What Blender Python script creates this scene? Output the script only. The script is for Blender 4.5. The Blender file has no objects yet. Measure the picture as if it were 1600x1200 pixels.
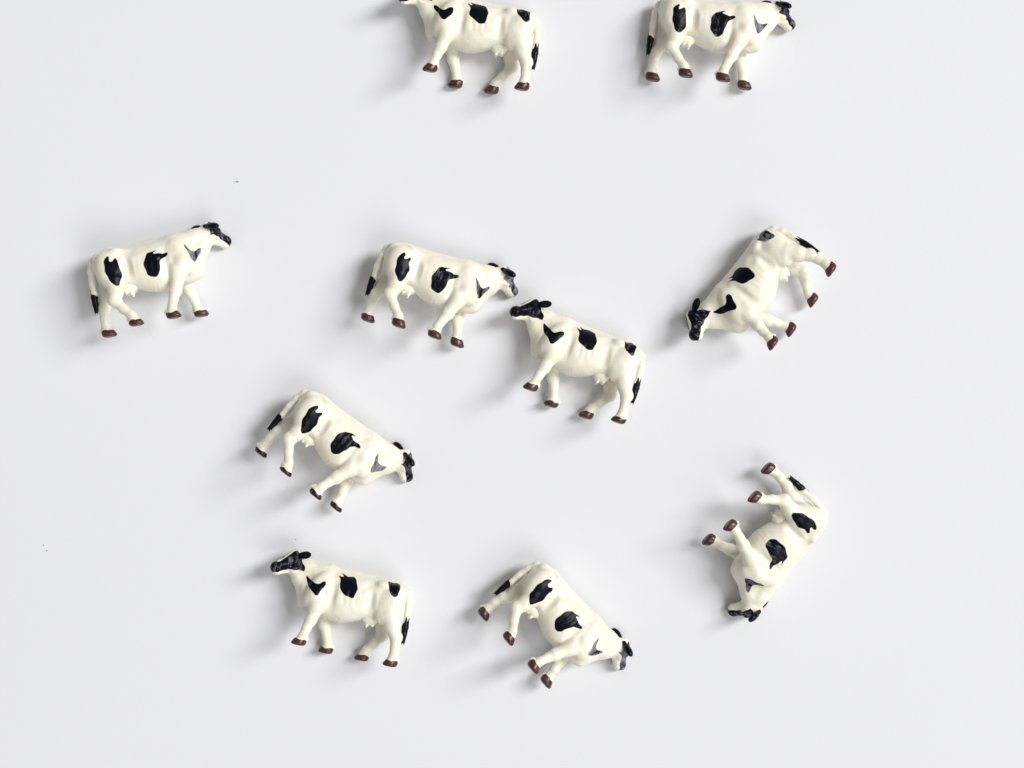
import bpy, math, random
import numpy as np
from mathutils import Matrix, Vector

random.seed(7)
R = math.radians
PX = 0.00023                 # one photograph pixel on the table, in metres (cows are about 5 cm long)
FOV = 31.0
CAM_H = 800.0 / math.tan(R(FOV / 2))   # camera height in the same pixel unit

# ------------------------------------------------------------------ camera, world, light, exposure
scene = bpy.context.scene
cam_d = bpy.data.cameras.new('camera')
cam_d.sensor_fit = 'HORIZONTAL'
cam_d.angle = R(FOV)
cam_d.clip_start = 0.01
cam_d.clip_end = 50
cam = bpy.data.objects.new('camera', cam_d)
cam.location = (0, 0, CAM_H * PX)
scene.collection.objects.link(cam)
scene.camera = cam

world = bpy.data.worlds.new('World')
scene.world = world
world.use_nodes = True
bg = world.node_tree.nodes['Background']
bg.inputs['Color'].default_value = (1.0, 0.99, 0.975, 1)
bg.inputs['Strength'].default_value = 0.235

def area(name, az, el, dist, size, power, col):
    d = bpy.data.lights.new(name, 'AREA')
    d.shape = 'RECTANGLE'; d.size = size[0]; d.size_y = size[1]; d.energy = power; d.color = col
    o = bpy.data.objects.new(name, d)
    v = Vector((math.cos(R(az)) * math.cos(R(el)), math.sin(R(az)) * math.cos(R(el)), math.sin(R(el))))
    o.location = v * dist
    o.rotation_euler = v.to_track_quat('Z', 'Y').to_euler()
    scene.collection.objects.link(o)
    return o
area('window_light', 20, 45, 22.0, (5.3, 12.1), 4330, (1.0, 0.995, 0.99))
area('added_fill_light', -50, 50, 22.0, (11.7, 11.0), 1500, (1.0, 0.995, 0.99))  # added soft fill from lower right, lifts the shade under the bellies

scene.view_settings.view_transform = 'Standard'
scene.view_settings.look = 'None'
scene.view_settings.exposure = 0.0
scene.view_settings.gamma = 1.0
scene.render.engine = 'CYCLES'

# ------------------------------------------------------------------ materials
def new_mat(name):
    m = bpy.data.materials.new(name); m.use_nodes = True
    nt = m.node_tree
    return m, nt, nt.nodes['Principled BSDF']

def N(nt, t, **kw):
    n = nt.nodes.new(t)
    for k, v in kw.items():
        setattr(n, k, v)
    return n

def math_node(nt, op, a, b=None, clamp=False):
    n = N(nt, 'ShaderNodeMath', operation=op, use_clamp=clamp)
    for i, v in enumerate((a, b)):
        if v is None: continue
        if isinstance(v, (int, float)): n.inputs[i].default_value = v
        else: nt.links.new(v, n.inputs[i])
    return n.outputs[0]

def mix_col(nt, fac, a, b):
    n = N(nt, 'ShaderNodeMix', data_type='RGBA')
    nt.links.new(fac, n.inputs['Factor'])
    for key, v in (('A', a), ('B', b)):
        s = [i for i in n.inputs if i.name == key and i.type == 'RGBA'][0]
        if isinstance(v, tuple): s.default_value = v
        else: nt.links.new(v, s)
    return [o for o in n.outputs if o.type == 'RGBA'][0]

def coords(nt, scale):
    tc = N(nt, 'ShaderNodeTexCoord')
    oi = N(nt, 'ShaderNodeObjectInfo')
    mp = N(nt, 'ShaderNodeMapping')
    mp.inputs['Scale'].default_value = scale
    nt.links.new(tc.outputs['Object'], mp.inputs['Vector'])
    off = math_node(nt, 'MULTIPLY', oi.outputs['Random'], 37.0)
    return mp.outputs[0], off

def noise(nt, scale, detail=3.0, rough=0.5):
    v, off = coords(nt, tuple(s / PX for s in scale))
    n = N(nt, 'ShaderNodeTexNoise', noise_dimensions='4D')
    n.inputs['Scale'].default_value = 1.0
    n.inputs['Detail'].default_value = detail
    n.inputs['Roughness'].default_value = rough
    nt.links.new(v, n.inputs['Vector']); nt.links.new(off, n.inputs['W'])
    return n.outputs['Fac']

CREAM = (0.882, 0.855, 0.742, 1)
CREAM2 = (0.86, 0.79, 0.60, 1)
INK = (0.0012, 0.0015, 0.003, 1)
INK2 = (0.0035, 0.005, 0.012, 1)
DRY = (0.30, 0.31, 0.35, 1)

def plastic_inputs(bs):
    bs.inputs['Subsurface Weight'].default_value = 0.34
    bs.inputs['Subsurface Radius'].default_value = (1.0, 0.68, 0.30)
    bs.inputs['Subsurface Scale'].default_value = 6 * PX
    bs.inputs['Roughness'].default_value = 0.30
    bs.inputs['IOR'].default_value = 1.47

def cream_nodes(nt):
    blot = noise(nt, (0.045, 0.045, 0.045), 3)
    f = math_node(nt, 'MULTIPLY', math_node(nt, 'SUBTRACT', blot, 0.40), 2.2, True)
    return mix_col(nt, f, CREAM, CREAM2)

def plastic_bump(nt, bs, k=1.0, fade=None):
    hair = noise(nt, (0.30, 0.30, 0.075), 3, 0.6)
    grit = noise(nt, (0.5, 0.5, 0.5), 2)
    h = math_node(nt, 'ADD', hair, math_node(nt, 'MULTIPLY', grit, 0.35))
    b = N(nt, 'ShaderNodeBump')
    b.inputs['Strength'].default_value = 0.22 * k
    if fade is not None: nt.links.new(math_node(nt, 'MULTIPLY', fade, 0.22 * k), b.inputs['Strength'])
    b.inputs['Distance'].default_value = 1.1 * PX
    nt.links.new(h, b.inputs['Height'])
    nt.links.new(b.outputs[0], bs.inputs['Normal'])

def ink_colour(nt, dry):
    """black craft paint: solid ink, brushed thin where dry is high"""
    st = noise(nt, (0.26, 0.18, 0.05), 3, 0.55)
    st = math_node(nt, 'ADD', math_node(nt, 'MULTIPLY', st, 0.55), math_node(nt, 'MULTIPLY', noise(nt, (0.16, 0.16, 0.13), 4, 0.6), 0.45))
    th = math_node(nt, 'SUBTRACT', 1.02, math_node(nt, 'MULTIPLY', dry, 0.50))
    m = math_node(nt, 'MULTIPLY', math_node(nt, 'SUBTRACT', st, math_node(nt, 'MULTIPLY', th, 0.68)), 6.0, True)
    lo = noise(nt, (0.1, 0.1, 0.1), 2)
    base = mix_col(nt, lo, INK, INK2)
    return mix_col(nt, math_node(nt, 'MULTIPLY', m, 0.85), base, DRY)

# body: cream moulded plastic with hand painted black patches
m_body, nt, bs = new_mat('cream_plastic_with_black_patches')
plastic_inputs(bs)
at = N(nt, 'ShaderNodeAttribute', attribute_name='paint')
dr = N(nt, 'ShaderNodeAttribute', attribute_name='dry')
edge = math_node(nt, 'ADD', at.outputs['Fac'], math_node(nt, 'MULTIPLY', math_node(nt, 'SUBTRACT', noise(nt, (0.25, 0.25, 0.25), 2), 0.5), 0.8))
mask = math_node(nt, 'SUBTRACT', 0.5, math_node(nt, 'MULTIPLY', edge, 1.3), True)
col = mix_col(nt, mask, cream_nodes(nt), ink_colour(nt, dr.outputs['Fac']))
nt.links.new(col, bs.inputs['Base Color'])
ss = math_node(nt, 'MULTIPLY', math_node(nt, 'SUBTRACT', 1.0, mask), 0.34)
nt.links.new(ss, bs.inputs['Subsurface Weight'])
sp = math_node(nt, 'SUBTRACT', 0.5, math_node(nt, 'MULTIPLY', mask, 0.36))
nt.links.new(sp, bs.inputs['Specular IOR Level'])
rg = math_node(nt, 'ADD', 0.30, math_node(nt, 'MULTIPLY', mask, 0.03))
nt.links.new(rg, bs.inputs['Roughness'])
plastic_bump(nt, bs, 1.0, math_node(nt, 'SUBTRACT', 1.0, math_node(nt, 'MULTIPLY', mask, 0.2)))

m_cream, nt, bs = new_mat('cream_plastic')
plastic_inputs(bs)
nt.links.new(cream_nodes(nt), bs.inputs['Base Color'])
plastic_bump(nt, bs)

m_ink, nt, bs = new_mat('black_paint')
vv = N(nt, 'ShaderNodeValue'); vv.outputs[0].default_value = 0.10
nt.links.new(ink_colour(nt, vv.outputs[0]), bs.inputs['Base Color'])
bs.inputs['Roughness'].default_value = 0.27
bs.inputs['Specular IOR Level'].default_value = 0.18
plastic_bump(nt, bs, 0.8)

m_eye, nt, bs = new_mat('glossy_black_eye_paint')
bs.inputs['Base Color'].default_value = (0.004, 0.004, 0.006, 1)
bs.inputs['Roughness'].default_value = 0.16

def hoof_paint(name, dark, light):
    m, nt, bs = new_mat(name)
    f = math_node(nt, 'MULTIPLY', math_node(nt, 'SUBTRACT', noise(nt, (0.15, 0.15, 0.15), 4, 0.65), 0.30), 2.2, True)
    nt.links.new(mix_col(nt, f, dark, light), bs.inputs['Base Color'])
    bs.inputs['Roughness'].default_value = 0.30
    plastic_bump(nt, bs, 1.6)
    return m
m_hoof = hoof_paint('brown_hoof_paint', (0.026, 0.008, 0.007, 1), (0.135, 0.046, 0.036, 1))
m_hoof_dark = hoof_paint('blackish_brown_hoof_paint', (0.008, 0.004, 0.004, 1), (0.060, 0.019, 0.017, 1))

m_table, nt, bs = new_mat('white_satin_table_paint')
tcn = N(nt, 'ShaderNodeTexCoord')
tn = N(nt, 'ShaderNodeTexNoise'); tn.inputs['Scale'].default_value = 7.0; tn.inputs['Detail'].default_value = 2
nt.links.new(tcn.outputs['Object'], tn.inputs['Vector'])
nt.links.new(mix_col(nt, tn.outputs['Fac'], (0.778, 0.784, 0.815, 1), (0.788, 0.794, 0.822, 1)), bs.inputs['Base Color'])
tn2 = N(nt, 'ShaderNodeTexNoise'); tn2.inputs['Scale'].default_value = 900.0; tn2.inputs['Detail'].default_value = 2
nt.links.new(tcn.outputs['Object'], tn2.inputs['Vector'])
tb = N(nt, 'ShaderNodeBump'); tb.inputs['Strength'].default_value = 0.06; tb.inputs['Distance'].default_value = 0.0003
nt.links.new(tn2.outputs['Fac'], tb.inputs['Height']); nt.links.new(tb.outputs[0], bs.inputs['Normal'])
bs.inputs['Roughness'].default_value = 0.45
bs.inputs['IOR'].default_value = 1.4

m_dust, nt, bs = new_mat('grey_dust')
bs.inputs['Base Color'].default_value = (0.30, 0.30, 0.33, 1)
bs.inputs['Roughness'].default_value = 0.9

# ------------------------------------------------------------------ implicit sculpting kit (units: photo pixels)
class Clay:
    """distance field on a grid; shapes are blended into it, then meshed with surface nets"""
    def __init__(s, lo, hi, h):
        s.h = h
        s.ax = [np.arange(lo[i], hi[i] + h, h, dtype=np.float32) for i in range(3)]
        s.D = np.full([len(a) for a in s.ax], 50.0, np.float32)
    def window(s, lo, hi, pad):
        sl = []
        for i in range(3):
            a = s.ax[i]
            i0 = max(0, int((lo[i] - pad - a[0]) / s.h)); i1 = min(len(a), int((hi[i] + pad - a[0]) / s.h) + 2)
            sl.append(slice(i0, max(i0, i1)))
        return tuple(sl), [s.ax[0][sl[0]][:, None, None], s.ax[1][sl[1]][None, :, None], s.ax[2][sl[2]][None, None, :]]
    def apply(s, fn, lo, hi, k, cut=False):
        sl, P = s.window(lo, hi, 9 + k)
        if s.D[sl].size == 0: return
        d = fn(*P); a = s.D[sl]
        if cut:
            d = -d
            h = np.maximum(k - np.abs(a - d), 0) / k
            s.D[sl] = np.maximum(a, d) + h * h * k * 0.25
        else:
            h = np.maximum(k - np.abs(a - d), 0) / k
            s.D[sl] = np.minimum(a, d) - h * h * k * 0.25
    def cone(s, a, b, ra, rb, k=4, ys=1.0, cut=False):
        a = np.array(a, np.float32); b = np.array(b, np.float32); ab = b - a; L = float(ab @ ab) + 1e-9
        def fn(x, y, z):
            t = np.clip(((x - a[0]) * ab[0] + (y - a[1]) * ab[1] + (z - a[2]) * ab[2]) / L, 0, 1)
            q0 = x - a[0] - t * ab[0]; q1 = (y - a[1] - t * ab[1]) * ys; q2 = z - a[2] - t * ab[2]
            return np.sqrt(q0 * q0 + q1 * q1 + q2 * q2) - (ra + (rb - ra) * t)
        m = max(ra, rb) / min(1, ys)
        s.apply(fn, np.minimum(a, b) - m, np.maximum(a, b) + m, k, cut)
    def chain(s, pts, k=3, ys=1.0):
        for (p, q) in zip(pts[:-1], pts[1:]):
            s.cone(p[:3], q[:3], p[3], q[3], k, ys)
    def ell(s, c, r, k=4, M=None, cut=False):
        c = np.array(c, np.float32); r = np.array(r, np.float32)
        if M is None: M = np.eye(3, dtype=np.float32)
        M = np.array(M, np.float32)          # rows: local axes in model space
        def fn(x, y, z):
            X = x - c[0]; Y = y - c[1]; Z = z - c[2]
            l = [(M[i, 0] * X + M[i, 1] * Y + M[i, 2] * Z) for i in range(3)]
            k0 = np.sqrt(sum((l[i] / r[i]) ** 2 for i in range(3)))
            k1 = np.sqrt(sum((l[i] / r[i] ** 2) ** 2 for i in range(3))) + 1e-6
            return k0 * (k0 - 1) / k1
        m = float(r.max())
        s.apply(fn, c - m, c + m, k, cut)
    def mesh(s):
        D = s.D; neg = D < 0
        nx, ny, nz = D.shape
        cnt = np.zeros((nx - 1, ny - 1, nz - 1), np.float32)
        acc = np.zeros((nx - 1, ny - 1, nz - 1, 3), np.float32)
        corner = lambda A, o: A[o[0]:nx - 1 + o[0], o[1]:ny - 1 + o[1], o[2]:nz - 1 + o[2]]
        for ax in range(3):
            for u in (0, 1):
                for v in (0, 1):
                    o = [0, 0, 0]; o[(ax + 1) % 3] = u; o[(ax + 2) % 3] = v
                    p = list(o); p[ax] = 1
                    a = corner(D, o); b = corner(D, p)
                    ch = corner(neg, o) != corner(neg, p)
                    t = np.where(ch, a / np.where(ch, a - b, 1), 0)
                    cnt += ch
                    for i in range(3):
                        if i == ax: acc[..., i] += np.where(ch, t, 0)
                        elif o[i]: acc[..., i] += ch
        act = cnt > 0
        idx = np.full(act.shape, -1, np.int64)
        n = int(act.sum()); idx[act] = np.arange(n)
        I = np.argwhere(act).astype(np.float32)
        P = (I + acc[act] / cnt[act][:, None]) * s.h + np.array([a[0] for a in s.ax], np.float32)
        quads = []
        for ax in range(3):
            sl0 = [slice(1, -1)] * 3; sl0[ax] = slice(0, -1)
            sl1 = [slice(1, -1)] * 3; sl1[ax] = slice(1, None)
            A = neg[tuple(sl0)]; B = neg[tuple(sl1)]
            for flip in (False, True):
                E = np.argwhere((~A & B) if flip else (A & ~B))
                if not len(E): continue
                E = E + 1; E[:, ax] -= 1
                u = np.zeros(3, int); u[(ax + 1) % 3] = 1
                v = np.zeros(3, int); v[(ax + 2) % 3] = 1
                g = lambda e: idx[e[:, 0], e[:, 1], e[:, 2]]
                q = np.stack([g(E - u - v), g(E - v), g(E), g(E - u)], 1)
                quads.append(q[:, ::-1] if flip else q)
        Q = np.concatenate(quads)
        Q = Q[(Q >= 0).all(1)]
        return P, Q

def mesh_from(name, P, Q, mat):
    me = bpy.data.meshes.new(name)
    me.vertices.add(len(P)); me.vertices.foreach_set('co', (P * PX).astype(np.float32).ravel())
    me.loops.add(len(Q) * 4); me.loops.foreach_set('vertex_index', Q.astype(np.int32).ravel())
    me.polygons.add(len(Q))
    me.polygons.foreach_set('loop_start', np.arange(0, len(Q) * 4, 4, dtype=np.int32))
    me.update(calc_edges=True)
    me.polygons.foreach_set('use_smooth', np.ones(len(Q), bool))
    me.materials.append(mat)
    me.update()
    return me

# ------------------------------------------------------------------ the cow (x forward, y its left, z up)
HEAD0 = np.array([81.0, 2.5, 55.5])
HEADD = np.array([29.0, 22.5, -15.0])
a_ = HEADD / np.linalg.norm(HEADD)
b_ = np.cross([0, 0, 1], a_); b_ /= np.linalg.norm(b_)
c_ = np.cross(a_, b_)
hr = R(11); b0_ = b_.copy(); c0_ = c_.copy()
b_ = b0_ * math.cos(hr) - c0_ * math.sin(hr); c_ = c0_ * math.cos(hr) + b0_ * math.sin(hr)
HM = np.stack([a_, b_, c_])            # head axes: along the face, to its left, up
def hp(a, b, c): return HEAD0 + a * a_ + b * b_ + c * c_

# hoof: centre of the sole, toe direction in degrees (yaw)
HOOVES = {
    'lf': (47.0, 27.0, -66.0, 12), 'rf': (8.0, -29.0, -72.0, -8),
    'lh': (-96.0, 25.0, -69.0, 6), 'rh': (-49.0, -28.0, -71.5, -4),
}

def hoof_shape(clay, key, grow=0.0, k=2.0, top=13.0):
    hx, hy, hz, yaw = HOOVES[key]
    cy, sy = math.cos(R(yaw)), math.sin(R(yaw))
    def fn(x, y, z):
        X = (x - hx) * cy + (y - hy) * sy; Y = -(x - hx) * sy + (y - hy) * cy; Z = z - hz
        t = np.clip(Z / 13.0, 0, 1.2)
        cx = 2.0 - 4.5 * t
        la = 11.8 - 3.0 * t + grow; lw = 9.2 - 1.5 * t + grow
        q = np.sqrt(((X - cx) / la) ** 2 + (Y / lw) ** 2)
        side = (q - 1) * lw * 0.95
        vert = np.maximum(-(Z + grow) + 0 * side, Z - top)
        d = np.maximum(side, vert)
        hh = np.maximum(5.5 - np.abs(side - vert), 0) / 5.5
        d = d + hh * hh * 5.5 * 0.25
        # cleft between the toes and under the sole
        cl = np.sqrt(Y * Y + (np.minimum(X - 9.0, 0) * 0.6) ** 2) - 1.3
        cl = np.maximum(cl, Z - 9.0)
        h2 = np.maximum(2.0 - np.abs(d + cl), 0) / 2.0
        return np.maximum(d, -cl) + h2 * h2 * 0.5
    clay.apply(fn, (hx - 16, hy - 13, hz - 3), (hx + 16, hy + 13, hz + top + 3), k)

def build_body():
    C = Clay((-122, -52, -80), (138, 58, 92), 1.0)
    # trunk: lofted from profile stations  x, top, bottom, half width
    S = np.array([
        (-100, 42, 32, 3), (-96.5, 48, 22, 10), (-91, 53.5, 8, 18), (-83, 57.5, 0, 24), (-71, 59, -4, 27), (-58, 58.5, -5, 28),
        (-42, 56.5, -8, 29.5), (-22, 56, -16.5, 32), (-4, 56.5, -21, 32.5), (14, 58, -19, 30.5), (28, 59.5, -16, 28), (42, 58, -13, 24.5),
        (52, 55, -11, 20), (59, 49, -7, 14), (64, 40, 2, 8), (67, 30, 14, 2)], np.float32)
    # smooth the stations with a Hermite curve so no seams show
    fx = np.arange(S[0, 0], S[-1, 0] + 0.5, 0.5); g = np.gradient(S, S[:, 0], axis=0)
    j = np.clip(np.searchsorted(S[:, 0], fx, side='right') - 1, 0, len(S) - 2)
    hh = (S[j + 1, 0] - S[j, 0])[:, None]; t = ((fx - S[j, 0]) / hh[:, 0])[:, None]
    S = ((2 * t**3 - 3 * t**2 + 1) * S[j] + (t**3 - 2 * t**2 + t) * hh * g[j] + (3 * t**2 - 2 * t**3) * S[j + 1] + (t**3 - t**2) * hh * g[j + 1]).astype(np.float32)
    S[:, 0] = fx; S[:, 3] = np.maximum(S[:, 3], 1.5)
    xs = S[:, 0]
    def trunk(x, y, z):
        xc = np.clip(x, xs[0], xs[-1])
        f = lambda i: np.interp(xc, xs, S[:, i]).astype(np.float32)
        top, bot, w = f(1), f(2), f(3)
        zc = bot + (top - bot) * 0.50; hz = (top - bot) * 0.5
        Z = z - zc
        wy = w * (1.0 - 0.10 * np.clip(Z / hz, 0, 1) - 0.05 * np.clip(-Z / hz, 0, 1))
        p = 2.25
        q = (np.abs(y / wy) ** p + np.abs(Z / hz) ** p) ** (1 / p)
        return (q - 1) * np.minimum(w, hz) * 0.92 + np.abs(x - xc)
    C.apply(trunk, (-104, -40, -26), (70, 40, 64), 4)
    # spine, hips, pin bones
    C.cone((-90, 0, 50), (-70, 0, 53.5), 5, 5.5, 8); C.cone((-70, 0, 53.5), (20, 0, 56), 5.5, 6, 8)
    for s in (-1, 1):
        C.ell((-60, s * 20, 49), (9, 7, 6), 8)
        C.ell((-88, s * 11, 47), (7, 6, 6), 8)
        C.ell((-40, s * 31, 46), (9, 7, 8), 8, cut=True)          # hollow of the flank
        C.ell((-46, s * 30.8, 14), (7, 8.5, 27), 5, cut=True)         # fold before the thigh
        # shoulder blade and upper arm
        C.ell((35, s * 20, 23), (17, 11, 29), 3.5, M=[(0.94, 0, 0.34), (0, 1, 0), (-0.34, 0, 0.94)])
        C.ell((44, s * 18, 7), (12, 11, 15), 5)
        C.cone((12, s * 30.5, 42), (13, s * 31.5, -7), 3.2, 5.0, 6, cut=True)
        C.cone((54, s * 20.5, 46), (60, s * 18.5, 12), 2.4, 2.6, 7, cut=True)        # before the shoulder blade
        C.cone((-86, s * 29, 40), (-92, s * 24, 6), 2.0, 2.4, 7, cut=True)           # back of the thigh
        for i in range(4):                                                            # loose skin of the neck
            C.cone((63 + i * 4, s * 14.5, 52 - i), (66 + i * 4, s * 14.0, 34), 0.5, 0.5, 2.5, cut=True)
        for i in range(4):                                                            # ribs, just felt through the coat
            C.cone((-30 + i * 9, s * 33.6, 40), (-34 + i * 9, s * 35.0, 2), 1.0, 0.8, 5.5, cut=True)
    # brisket and neck: a nape cone and a dewlap cone, blended
    C.cone((52, 0, 0), (43, 0, -4), 13, 12, 8)
    C.cone((30, 0, 46), (62, 1, 50), 17, 14, 9)
    C.cone((62, 1, 50), (82, 3, 54), 14, 12.5, 8)
    C.cone((50, 0, 18), (69, 1, 34), 18, 11.5, 10)
    C.cone((69, 1, 34), (80, 3, 46), 11, 10.5, 8)
    C.cone((59, 0, 3), (75, 2, 31), 4.5, 3.5, 7)
    # --- head in its own axes
    E = lambda a, b, c, r, k=4, cut=False: C.ell(hp(a, b, c), r, k, HM, cut)
    K = lambda p, q, ra, rb, k=4, ys=1.0: C.cone(hp(*p), hp(*q), ra, rb, k, ys)
    E(4, 0, 3.5, (15, 13, 15), 5)
    K((9, 0, 3), (34, 0, 0.5), 11.8, 8.0, 5)
    K((4, 0, -6), (30, 0, -6), 9.5, 6.2, 5)
    E(36, 0, -0.5, (8, 9.6, 8.6), 3)
    E(33, 0, -8.0, (7, 6.2, 4.6), 3)
    E(1, 0, 14, (7, 8, 6), 5)
    for s in (-1, 1):
        E(13, s * 9.5, 7.5, (6, 3.6, 3.2), 3)
        E(8, s * 10, -4, (8, 4.5, 8), 4)
        E(15.5, s * 12.6, 3.0, (3.6, 2.6, 2.8), 2.5, True)
        E(43, s * 5.5, 2.6, (2.4, 1.9, 1.6), 2, True)
    K((34, -9, -5.2), (42, 0, -5.6), 0.9, 0.9, 1.5)
    # mouth line
    for s in (-1, 1):
        C.cone(hp(27, s * 8.6, -6.4), hp(41, s * 5, -5.0), 1.0, 1.0, 2.5, cut=True)
    # --- legs
    lf = [(38, 20, 14, 14), (33, 21, -4, 12), (37, 22.5, -24, 8.8), (41, 23, -38, 7.0), (43.5, 26.5, -51, 6.4), (45, 27, -56, 7.6)]
    rf = [(36, -20, 14, 14), (27, -21, -6, 11.5), (18.5, -23, -28, 8.8), (13, -25, -42, 7.0), (8.5, -28.5, -55, 6.6), (7.5, -29, -61, 7.8)]
    lh = [(-80, 18, 6, 16), (-87, 20, -9, 12.5), (-95, 21, -25, 8.6), (-97.5, 22, -40, 6.9), (-98, 24.5, -53, 6.8), (-97, 25, -58, 7.8)]
    rh = [(-69, -18, 4, 15), (-70, -20, -12, 11.5), (-73, -22, -27, 8.8), (-63, -24, -42, 6.8), (-53, -27.5, -55, 6.8), (-51, -28, -60, 7.6)]
    for leg in (lf, rf, lh, rh): C.chain(leg, 4)
    # knees and hocks
    C.ell((38, 22.5, -27), (8.5, 8.2, 9), 4); C.ell((18, -23, -30), (9, 8.4, 9), 4)
    C.ell((-98.5, 21, -24), (7.5, 7.5, 8), 4); C.ell((-77, -22, -25), (7.5, 7.6, 8), 4)
    # thighs
    C.ell((-76, 19, 22), (21, 14, 33), 4, M=[(0.96, 0, 0.27), (0, 1, 0), (-0.27, 0, 0.96)])
    C.ell((-72, -19, 22), (21, 14, 31), 4, M=[(0.985, 0, 0.17), (0, 1, 0), (-0.17, 0, 0.985)])
    C.ell((27, 24, 3), (8, 8.5, 12), 4); C.ell((24, -24, 1), (8, 8.5, 12), 4)      # elbows
    for key in HOOVES: hoof_shape(C, key)
    # dew claws
    for key in HOOVES:
        hx, hy, hz, yaw = HOOVES[key]
        C.cone((hx - 9, hy, hz + 13), (hx - 11.5, hy, hz + 10), 2.6, 2.0, 2.5)
    # uneven hand-cut surface
    x, y, z = C.ax[0][:, None, None], C.ax[1][None, :, None], C.ax[2][None, None, :]
    C.D += 0.20 * np.sin(x * 0.31 + 0.6 * np.sin(z * 0.23)) * np.sin(z * 0.27 + 1.1) * np.sin(y * 0.25 + 0.4)
    C.D += 0.06 * np.sin(x * 0.83 + 1.7 * np.sin(z * 0.3)) * np.sin(z * 0.61 + y * 0.5)
    # combed coat along the belly
    w = np.clip((-(z) - 8) / 10, 0, 1) * np.clip((x + 44) / 10, 0, 1) * np.clip((20 - x) / 10, 0, 1) * np.clip((z + 36) / 6, 0, 1)
    C.D += w * (0.13 + 0.12 * np.sin(x * 0.31 + y * 0.17)) * np.sin(x * 1.05 + 1.6 * np.sin(z * 0.33 + y * 0.2) + 1.3 * np.sin(x * 0.23))
    return C.mesh()

def build_ear(s):
    """one leaf-shaped cupped ear; s = +1 left, -1 right"""
    root, tip = ((77, 11, 67), (56, 27, 72)) if s > 0 else ((83, -8, 64), (100, -20, 58))
    root = np.array(root, float); tip = np.array(tip, float)
    u = tip - root; L = np.linalg.norm(u); u = u / L
    n = (a_ * 0.9 + c0_ * 0.35) if s > 0 else (a_ * 0.6 - b0_ * 0.3 - c0_ * 0.7); n = n - u * (n @ u); n /= np.linalg.norm(n)   # the cup faces forward
    v = np.cross(n, u)
    C = Clay(np.minimum(root, tip) - 14, np.maximum(root, tip) + 14, 0.8)
    M = np.stack([u, v, n])
    C.ell(root + u * 12.5, (11.5, 6.0 if s > 0 else 7.0, 4.2 if s > 0 else 5.4), 2, M)
    C.cone(root - u * 2, root + u * 6, 3.6, 3.8, 3)
    C.ell(root + u * 12.5 + n * (5.6 if s > 0 else 7.0), (9, 4.2, 3.4), 2, M, cut=True)
    return C.mesh()

def build_eye(s):
    C = Clay(hp(15.5, s * 10.4, 3.2) - 5, hp(15.5, s * 10.4, 3.2) + 5, 0.6)
    C.ell(hp(15.5, s * 10.4, 3.2), (2.9, 2.0, 2.3), 1, HM)
    return C.mesh()

TAIL = [(-91, 1, 49, 6.5), (-98, 3, 45, 6.0), (-103, 6, 32, 5.2), (-105, 9, 15, 4.6), (-105, 12, 0, 4.2), (-104.5, 14, -8, 3.8)]
def build_tail():
    C = Clay((-120, -10, -20), (-84, 26, 64), 0.9)
    C.chain(TAIL, 3)
    return C.mesh()

def build_tuft():
    C = Clay((-126, 0, -52), (-94, 32, 12), 0.8)
    C.chain([(-105.5, 13, -1, 3.8), (-106, 14, -8, 4.6), (-106.5, 15, -18, 4.4), (-107.2, 15.5, -28, 2.0)], 2)
    for dx, dy, zt in ((-3.2, 0, 9), (3.0, 1, 6), (0, 3.4, 8), (0, -3.2, 5)):
        C.cone((-105.2 + dx, 12 + dy, zt), (-106 + dx * 0.6, 13.5 + dy * 0.6, -6), 1.0, 3.6, 1.5)
    rnd = random.Random(3)
    for i in range(9):
        t = i / 9 * 6.283
        a = (-106 + 3.2 * math.cos(t), 14 + 3.2 * math.sin(t), -6 - rnd.random() * 5)
        b = (-107.2 + 2.8 * math.cos(t) + rnd.uniform(-1, 1), 15.5 + 3 * math.sin(t), -25 - rnd.random() * 9)
        C.cone(a, b, 2.1, 0.8, 1.2)
    return C.mesh()

def build_udder():
    C = Clay((-76, -26, -36), (-28, 26, 8), 0.9)
    C.ell((-49, 0, -2), (13, 12, 11), 4)
    for s in (-1, 1):
        C.ell((-46, s * 6, -6), (8, 6, 7.5), 6); C.ell((-54, s * 6, -6), (8, 6, 7.5), 6)
        C.cone((-47, s * 6.5, -11), (-47, s * 7, -17.5), 3.0, 2.2, 3.5)
        C.cone((-55, s * 6.5, -10), (-55.5, s * 7, -15), 3.0, 2.2, 3.5)
    return C.mesh()

def build_hoof(key, cut, tilt, rnd):
    """painted hoof: the moulded hoof with a skin of paint up to a wavy brush line"""
    hx, hy, hz, yaw = HOOVES[key]
    C = Clay((hx - 18, hy - 15, hz - 4), (hx + 18, hy + 15, hz + 19), 0.85)
    hoof_shape(C, key, 0.55, 2.0, 14.0)
    x, y, z = C.ax[0][:, None, None], C.ax[1][None, :, None], C.ax[2][None, None, :]
    ph = [rnd.uniform(0, 6.28) for _ in range(3)]
    line = cut + tilt * (x - hx) / 12 + 0.8 * np.sin((x - hx) * 0.42 + ph[0]) + 0.6 * np.sin((y - hy) * 0.5 + ph[1])
    C.D = np.maximum(C.D, (z - hz - line).astype(np.float32))
    return C.mesh()

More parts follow.
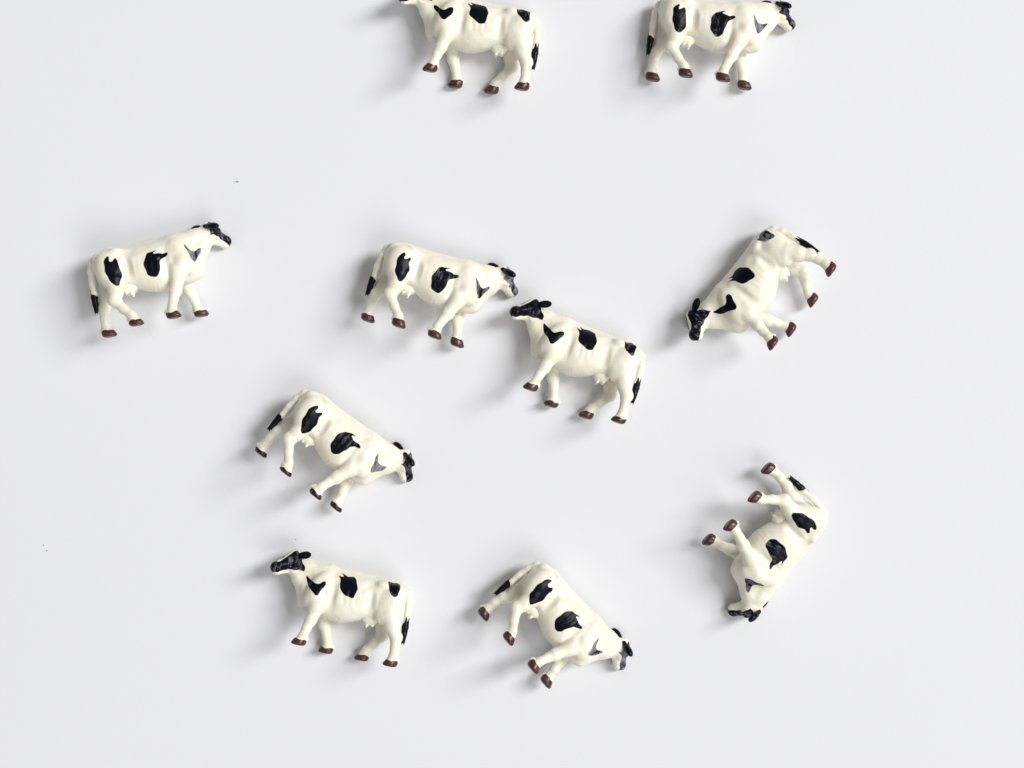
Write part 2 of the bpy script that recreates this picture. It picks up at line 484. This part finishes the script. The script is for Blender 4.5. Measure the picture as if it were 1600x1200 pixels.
# ------------------------------------------------------------------ painted patches, as outlines on the flanks
def outline(pts, th, flip, dz):
    c, s = math.cos(R(th)), math.sin(R(th)); out = []
    for u, v in pts:
        x = (c * (u - 800) + s * (v - 600)) / 5.333; y = (-s * (u - 800) + c * (v - 600)) / 5.333
        out.append((flip * x, -y + dz))
    for _ in range(2):                      # round the corners as a brush would
        q = []
        for (x0, z0), (x1, z1) in zip(out, out[1:] + out[:1]):
            q += [(x0 * 0.8 + x1 * 0.2, z0 * 0.8 + z1 * 0.2), (x0 * 0.2 + x1 * 0.8, z0 * 0.2 + z1 * 0.8)]
        out = q
    return np.array(out)
LEFT = [
    (outline([(540,300),(558,302),(610,360),(640,366),(690,345),(712,352),(705,385),(660,440),(635,463),(610,455),(575,400),(538,335)], 12, -1, -5), 0.05),
    (outline([(803,300),(836,322),(852,322),(826,288),(878,315),(930,322),(960,345),(968,400),(960,450),(935,492),(905,492),(860,465),(825,420),(818,385),(832,345)], 12, -1, -4), 0.10),
    (outline([(1207,362),(1240,370),(1275,365),(1318,388),(1314,430),(1308,480),(1280,498),(1255,480),(1220,430)], 12, -1, -4), 0.55),
]
def moved(poly, dx, dz): return poly + np.array([dx, dz])
RIGHT = [
    (outline([(355,480),(380,443),(395,455),(397,490),(415,490),(440,457),(458,475),(460,510),(490,560),(495,620),(475,685),(445,685),(400,650),(370,590),(352,520)], -13, 1, -4), 0.10),
    (moved(outline([(790,373),(745,380),(690,410),(670,470),(675,530),(700,585),(740,612),(780,605),(805,575),(808,530),(810,470),(830,440),(865,420),(870,402),(850,393),(800,405),(755,408),(748,398),(765,385)], -13, 1, -5), -2, 0), 0.45),
    (moved(outline([(995,336),(1020,350),(1060,388),(1090,388),(1118,358),(1140,350),(1130,395),(1100,470),(1080,489),(1060,460),(1020,390)], -13, 1, -5), -2.5, 4), 0.80),
]

def poly_dist(px, pz, poly):
    d = np.full(len(px), 1e9); inside = np.zeros(len(px), bool)
    n = len(poly)
    for i in range(n):
        ax, az = poly[i]; bx, bz = poly[(i + 1) % n]
        ex, ez = bx - ax, bz - az; wx, wz = px - ax, pz - az
        t = np.clip((wx * ex + wz * ez) / (ex * ex + ez * ez + 1e-9), 0, 1)
        d = np.minimum(d, (wx - ex * t) ** 2 + (wz - ez * t) ** 2)
        cr = ((az > pz) != (bz > pz)) & (px < (bx - ax) * (pz - az) / (bz - az + 1e-12) + ax)
        inside ^= cr
    d = np.sqrt(d)
    return np.where(inside, -d, d)

def paint(P, rnd):
    paintv = np.full(len(P), 20.0); dry = np.zeros(len(P))
    for side, patches in ((1, LEFT), (-1, RIGHT)):
        for poly, dr_ in patches:
            c0 = poly.mean(0); sc = rnd.uniform(0.94, 1.07); an = R(rnd.uniform(-5, 5))
            off = np.array([rnd.uniform(-1.6, 1.6), rnd.uniform(-1.6, 1.6)])
            q = (poly - c0) * sc
            q = np.stack([q[:, 0] * math.cos(an) - q[:, 1] * math.sin(an), q[:, 0] * math.sin(an) + q[:, 1] * math.cos(an)], 1) + c0 + off
            ph = rnd.uniform(0, 6.28)
            m = (P[:, 1] * side > 4) & (np.abs(P[:, 0] - c0[0]) < 40) & (np.abs(P[:, 2] - c0[1]) < 40)
            i = np.nonzero(m)[0]
            x = P[i, 0] + 0.6 * np.sin(P[i, 2] * 0.35 + ph); z = P[i, 2] + 0.6 * np.sin(P[i, 0] * 0.4 + ph * 2)
            d = poly_dist(x, z, q) + 0.1
            better = d < paintv[i]
            paintv[i[better]] = d[better]
            dry[i[better]] = np.clip(dr_ + rnd.uniform(-0.15, 0.15), 0, 1)
    # face: black mask with a pale blaze and a pale jaw
    H = (P - HEAD0) @ HM.T
    a, b, c = H[:, 0], H[:, 1], H[:, 2]
    ph = rnd.uniform(0, 6.28)
    jaw = -4.5 - 0.05 * a + 1.5 * np.exp(-((a - 24) / 7) ** 2) + 0.6 * np.sin(a * 0.5 + ph)
    jaw = np.where(b < 0, jaw - 2.5, jaw)
    jaw = np.where(a < 14, jaw - 0.20 * (14 - a), jaw)
    f = np.maximum(jaw - c, -2.5 - 0.12 * np.minimum(c, 6) - a + 0.7 * np.sin(c * 0.5 + ph))
    blaze = np.where(c > 0, 2.6 + 0.8 * np.sin(a * 0.25 + ph) - np.abs(b), -20)
    blaze = np.where(a > 30, blaze - (a - 30) * 0.8, blaze)
    f = np.maximum(f, blaze)
    near = (a > -25) & (a < 60) & (np.abs(b) < 30) & (np.abs(c) < 30) & (P[:, 0] > 60)
    f = np.where(near, f, 20.0)
    better = f < paintv
    paintv[better] = f[better]
    dry[better] = rnd.uniform(-0.15, 0.12) + np.where(b[better] > 0, 0.50, 0.70) + rnd.uniform(-0.08, 0.08)
    return paintv, dry

# ------------------------------------------------------------------ the table
def link(o, parent=None):
    scene.collection.objects.link(o)
    if parent is not None: o.parent = parent
    return o

import bmesh
bm = bmesh.new()
bmesh.ops.create_cube(bm, size=1.0)
bmesh.ops.scale(bm, vec=(1.4, 1.1, 0.03), verts=bm.verts)
bmesh.ops.translate(bm, vec=(0, 0, -0.015), verts=bm.verts)
bmesh.ops.bevel(bm, geom=bm.edges[:], offset=0.003, segments=3, affect='EDGES')
me = bpy.data.meshes.new('table_top'); bm.to_mesh(me); bm.free()
me.materials.append(m_table)
table = link(bpy.data.objects.new('table_top', me))
table['kind'] = 'structure'
table['label'] = 'plain white satin table top under the toy cows'

# ------------------------------------------------------------------ shared cow parts
bodyP, bodyQ = build_body()
body0 = mesh_from('body', bodyP, bodyQ, m_body)
earP = {s: build_ear(s) for s in (1, -1)}
SH = {
    'ear_l': mesh_from('ear', *earP[1], m_ink), 'ear_r': mesh_from('ear', *earP[-1], m_ink),
    'eye_l': mesh_from('eye', *build_eye(1), m_eye), 'eye_r': mesh_from('eye', *build_eye(-1), m_eye),
    'tail': mesh_from('tail', *build_tail(), m_cream), 'tuft': mesh_from('tail_tuft', *build_tuft(), m_ink),
    'udder': mesh_from('udder', *build_udder(), m_cream),
}
ALLP = np.concatenate([bodyP] + [np.array([v.co for v in m.vertices]) / PX for m in SH.values()])

# photo x, photo y of the model origin, turn in the picture (clockwise degrees), side up, roll (feet lifted), pitch, hoof paint height, label
COWS = [
    (731, 61, 10, 'L', 3, 0, 12.0, 'cream and black toy cow lying at the top edge with its head cut off'),
    (1125, 62, 6.5, 'R', 5, -1, 12.0, 'cream and black toy cow at the top edge facing right with its face in view'),
    (252, 434, -13, 'R', 8, 7, 8.0, 'cream and black toy cow alone at far left, facing right with head raised'),
    (688, 460, 16, 'R', 8, 5, 11.0, 'cream and black toy cow facing right, its nose beside the forehead of the cow below'),
    (893, 566, 19, 'L', 8, 0, 9.0, 'cream and black toy cow facing left, its head just under the nose of another'),
    (1186, 465, -53, 'L', 10, 0, 12.0, 'cream and black toy cow at right lying head down, its feet pointing to the right'),
    (1190, 851, 130, 'R', 9, 2, 12.0, 'cream and black toy cow at lower right tipped over, feet pointing up left'),
    (872, 988, 48, 'R', 12, 2, 12.0, 'cream and black toy cow at bottom centre tilted steeply nose down to the right'),
    (527, 712, 37, 'R', 9, 5, 6.0, 'cream and black toy cow facing right nose down, above the bottom left cow'),
    (530, 951, 12, 'L', 7, 0, 9.0, 'cream and black toy cow at bottom left facing left with its head raised'),
]

def to_table(X, Y, z):          # photo pixel of a point at height z above the table -> place on the table
    f = 1 - z / CAM_H
    return (X - 800) * f, (600 - Y) * f

for i, (X, Y, turn, side, roll, pitch, cut, label) in enumerate(COWS):
    rnd = random.Random(100 + i)
    if side == 'L': base = Matrix(((-1, 0, 0), (0, 0, 1), (0, 1, 0)))     # left flank up, facing picture left
    else:           base = Matrix(((1, 0, 0), (0, 0, 1), (0, -1, 0)))     # right flank up, facing picture right
    rl = Matrix.Rotation(R(roll), 3, 'X')                                  # lifts the feet, lowers the back
    pt = Matrix.Rotation(R(pitch), 3, 'Y')
    M = Matrix.Rotation(R(-turn), 3, 'Z') @ rl.transposed() @ pt @ base
    lo = float((ALLP @ np.array(M).T)[:, 2].min())
    zc = -lo
    wx, wy = to_table(X, Y, zc)
    root = link(bpy.data.objects.new('toy_cow', None))
    root.empty_display_size = 0.01
    root.matrix_world = Matrix.Translation((wx * PX, wy * PX, zc * PX)) @ M.to_4x4()
    root['label'] = label; root['category'] = 'toy cow'; root['group'] = 'toy cows lying on the white table'
    bmsh = body0 if i == 0 else body0.copy()
    pv, dv = paint(bodyP, rnd)
    for nm, arr in (('paint', pv), ('dry', dv)):
        at_ = bmsh.attributes.get(nm) or bmsh.attributes.new(nm, 'FLOAT', 'POINT')
        at_.data.foreach_set('value', arr.astype(np.float32))
    link(bpy.data.objects.new('body', bmsh), root)
    for nm, key in (('ear', 'ear_l'), ('ear', 'ear_r'), ('eye', 'eye_l'), ('eye', 'eye_r'), ('udder', 'udder')):
        link(bpy.data.objects.new(nm, SH[key]), root)
    tail = link(bpy.data.objects.new('tail', SH['tail']), root)
    link(bpy.data.objects.new('tail_tuft', SH['tuft']), tail)
    for key in HOOVES:
        hm = mesh_from('hoof', *build_hoof(key, cut + rnd.uniform(-1.2, 1.2), rnd.uniform(-1.5, 1.0), rnd), m_hoof_dark if cut < 7 else m_hoof)
        link(bpy.data.objects.new('hoof', hm), root)
print('body verts', len(bodyP), 'faces', len(bodyQ))

# ------------------------------------------------------------------ crumbs of dust on the table
def speck(X, Y, r, stretch, ang, label):
    bm = bmesh.new(); bmesh.ops.create_icosphere(bm, subdivisions=2, radius=r * PX)
    rr = random.Random(int(X * 7 + Y))
    for v in bm.verts:
        v.co *= rr.uniform(0.75, 1.2); v.co.x *= stretch; v.co.z *= 0.5
    me = bpy.data.meshes.new('dust_speck'); bm.to_mesh(me); bm.free(); me.materials.append(m_dust)
    o = link(bpy.data.objects.new('dust_speck', me))
    wx, wy = to_table(X, Y, 0)
    o.location = (wx * PX, wy * PX, r * 0.4 * PX); o.rotation_euler = (0, 0, R(ang))
    o['label'] = label; o['category'] = 'dust'; o['group'] = 'dust specks on the table'
speck(371, 284, 1.2, 1.9, -15, 'larger grey dust speck above the far left cow')
speck(366, 284.5, 0.7, 1.1, 0, 'tiny grey dust speck left of the larger one above the far left cow')
speck(68, 852, 1.0, 1.0, 0, 'dark round dust speck near the left edge of the table')
speck(73, 860.5, 0.9, 1.8, 20, 'pale oblong dust speck below the dark one near the left edge')
speck(462, 843, 0.8, 1.2, 60, 'tiny dust speck just above the head of the bottom left cow')
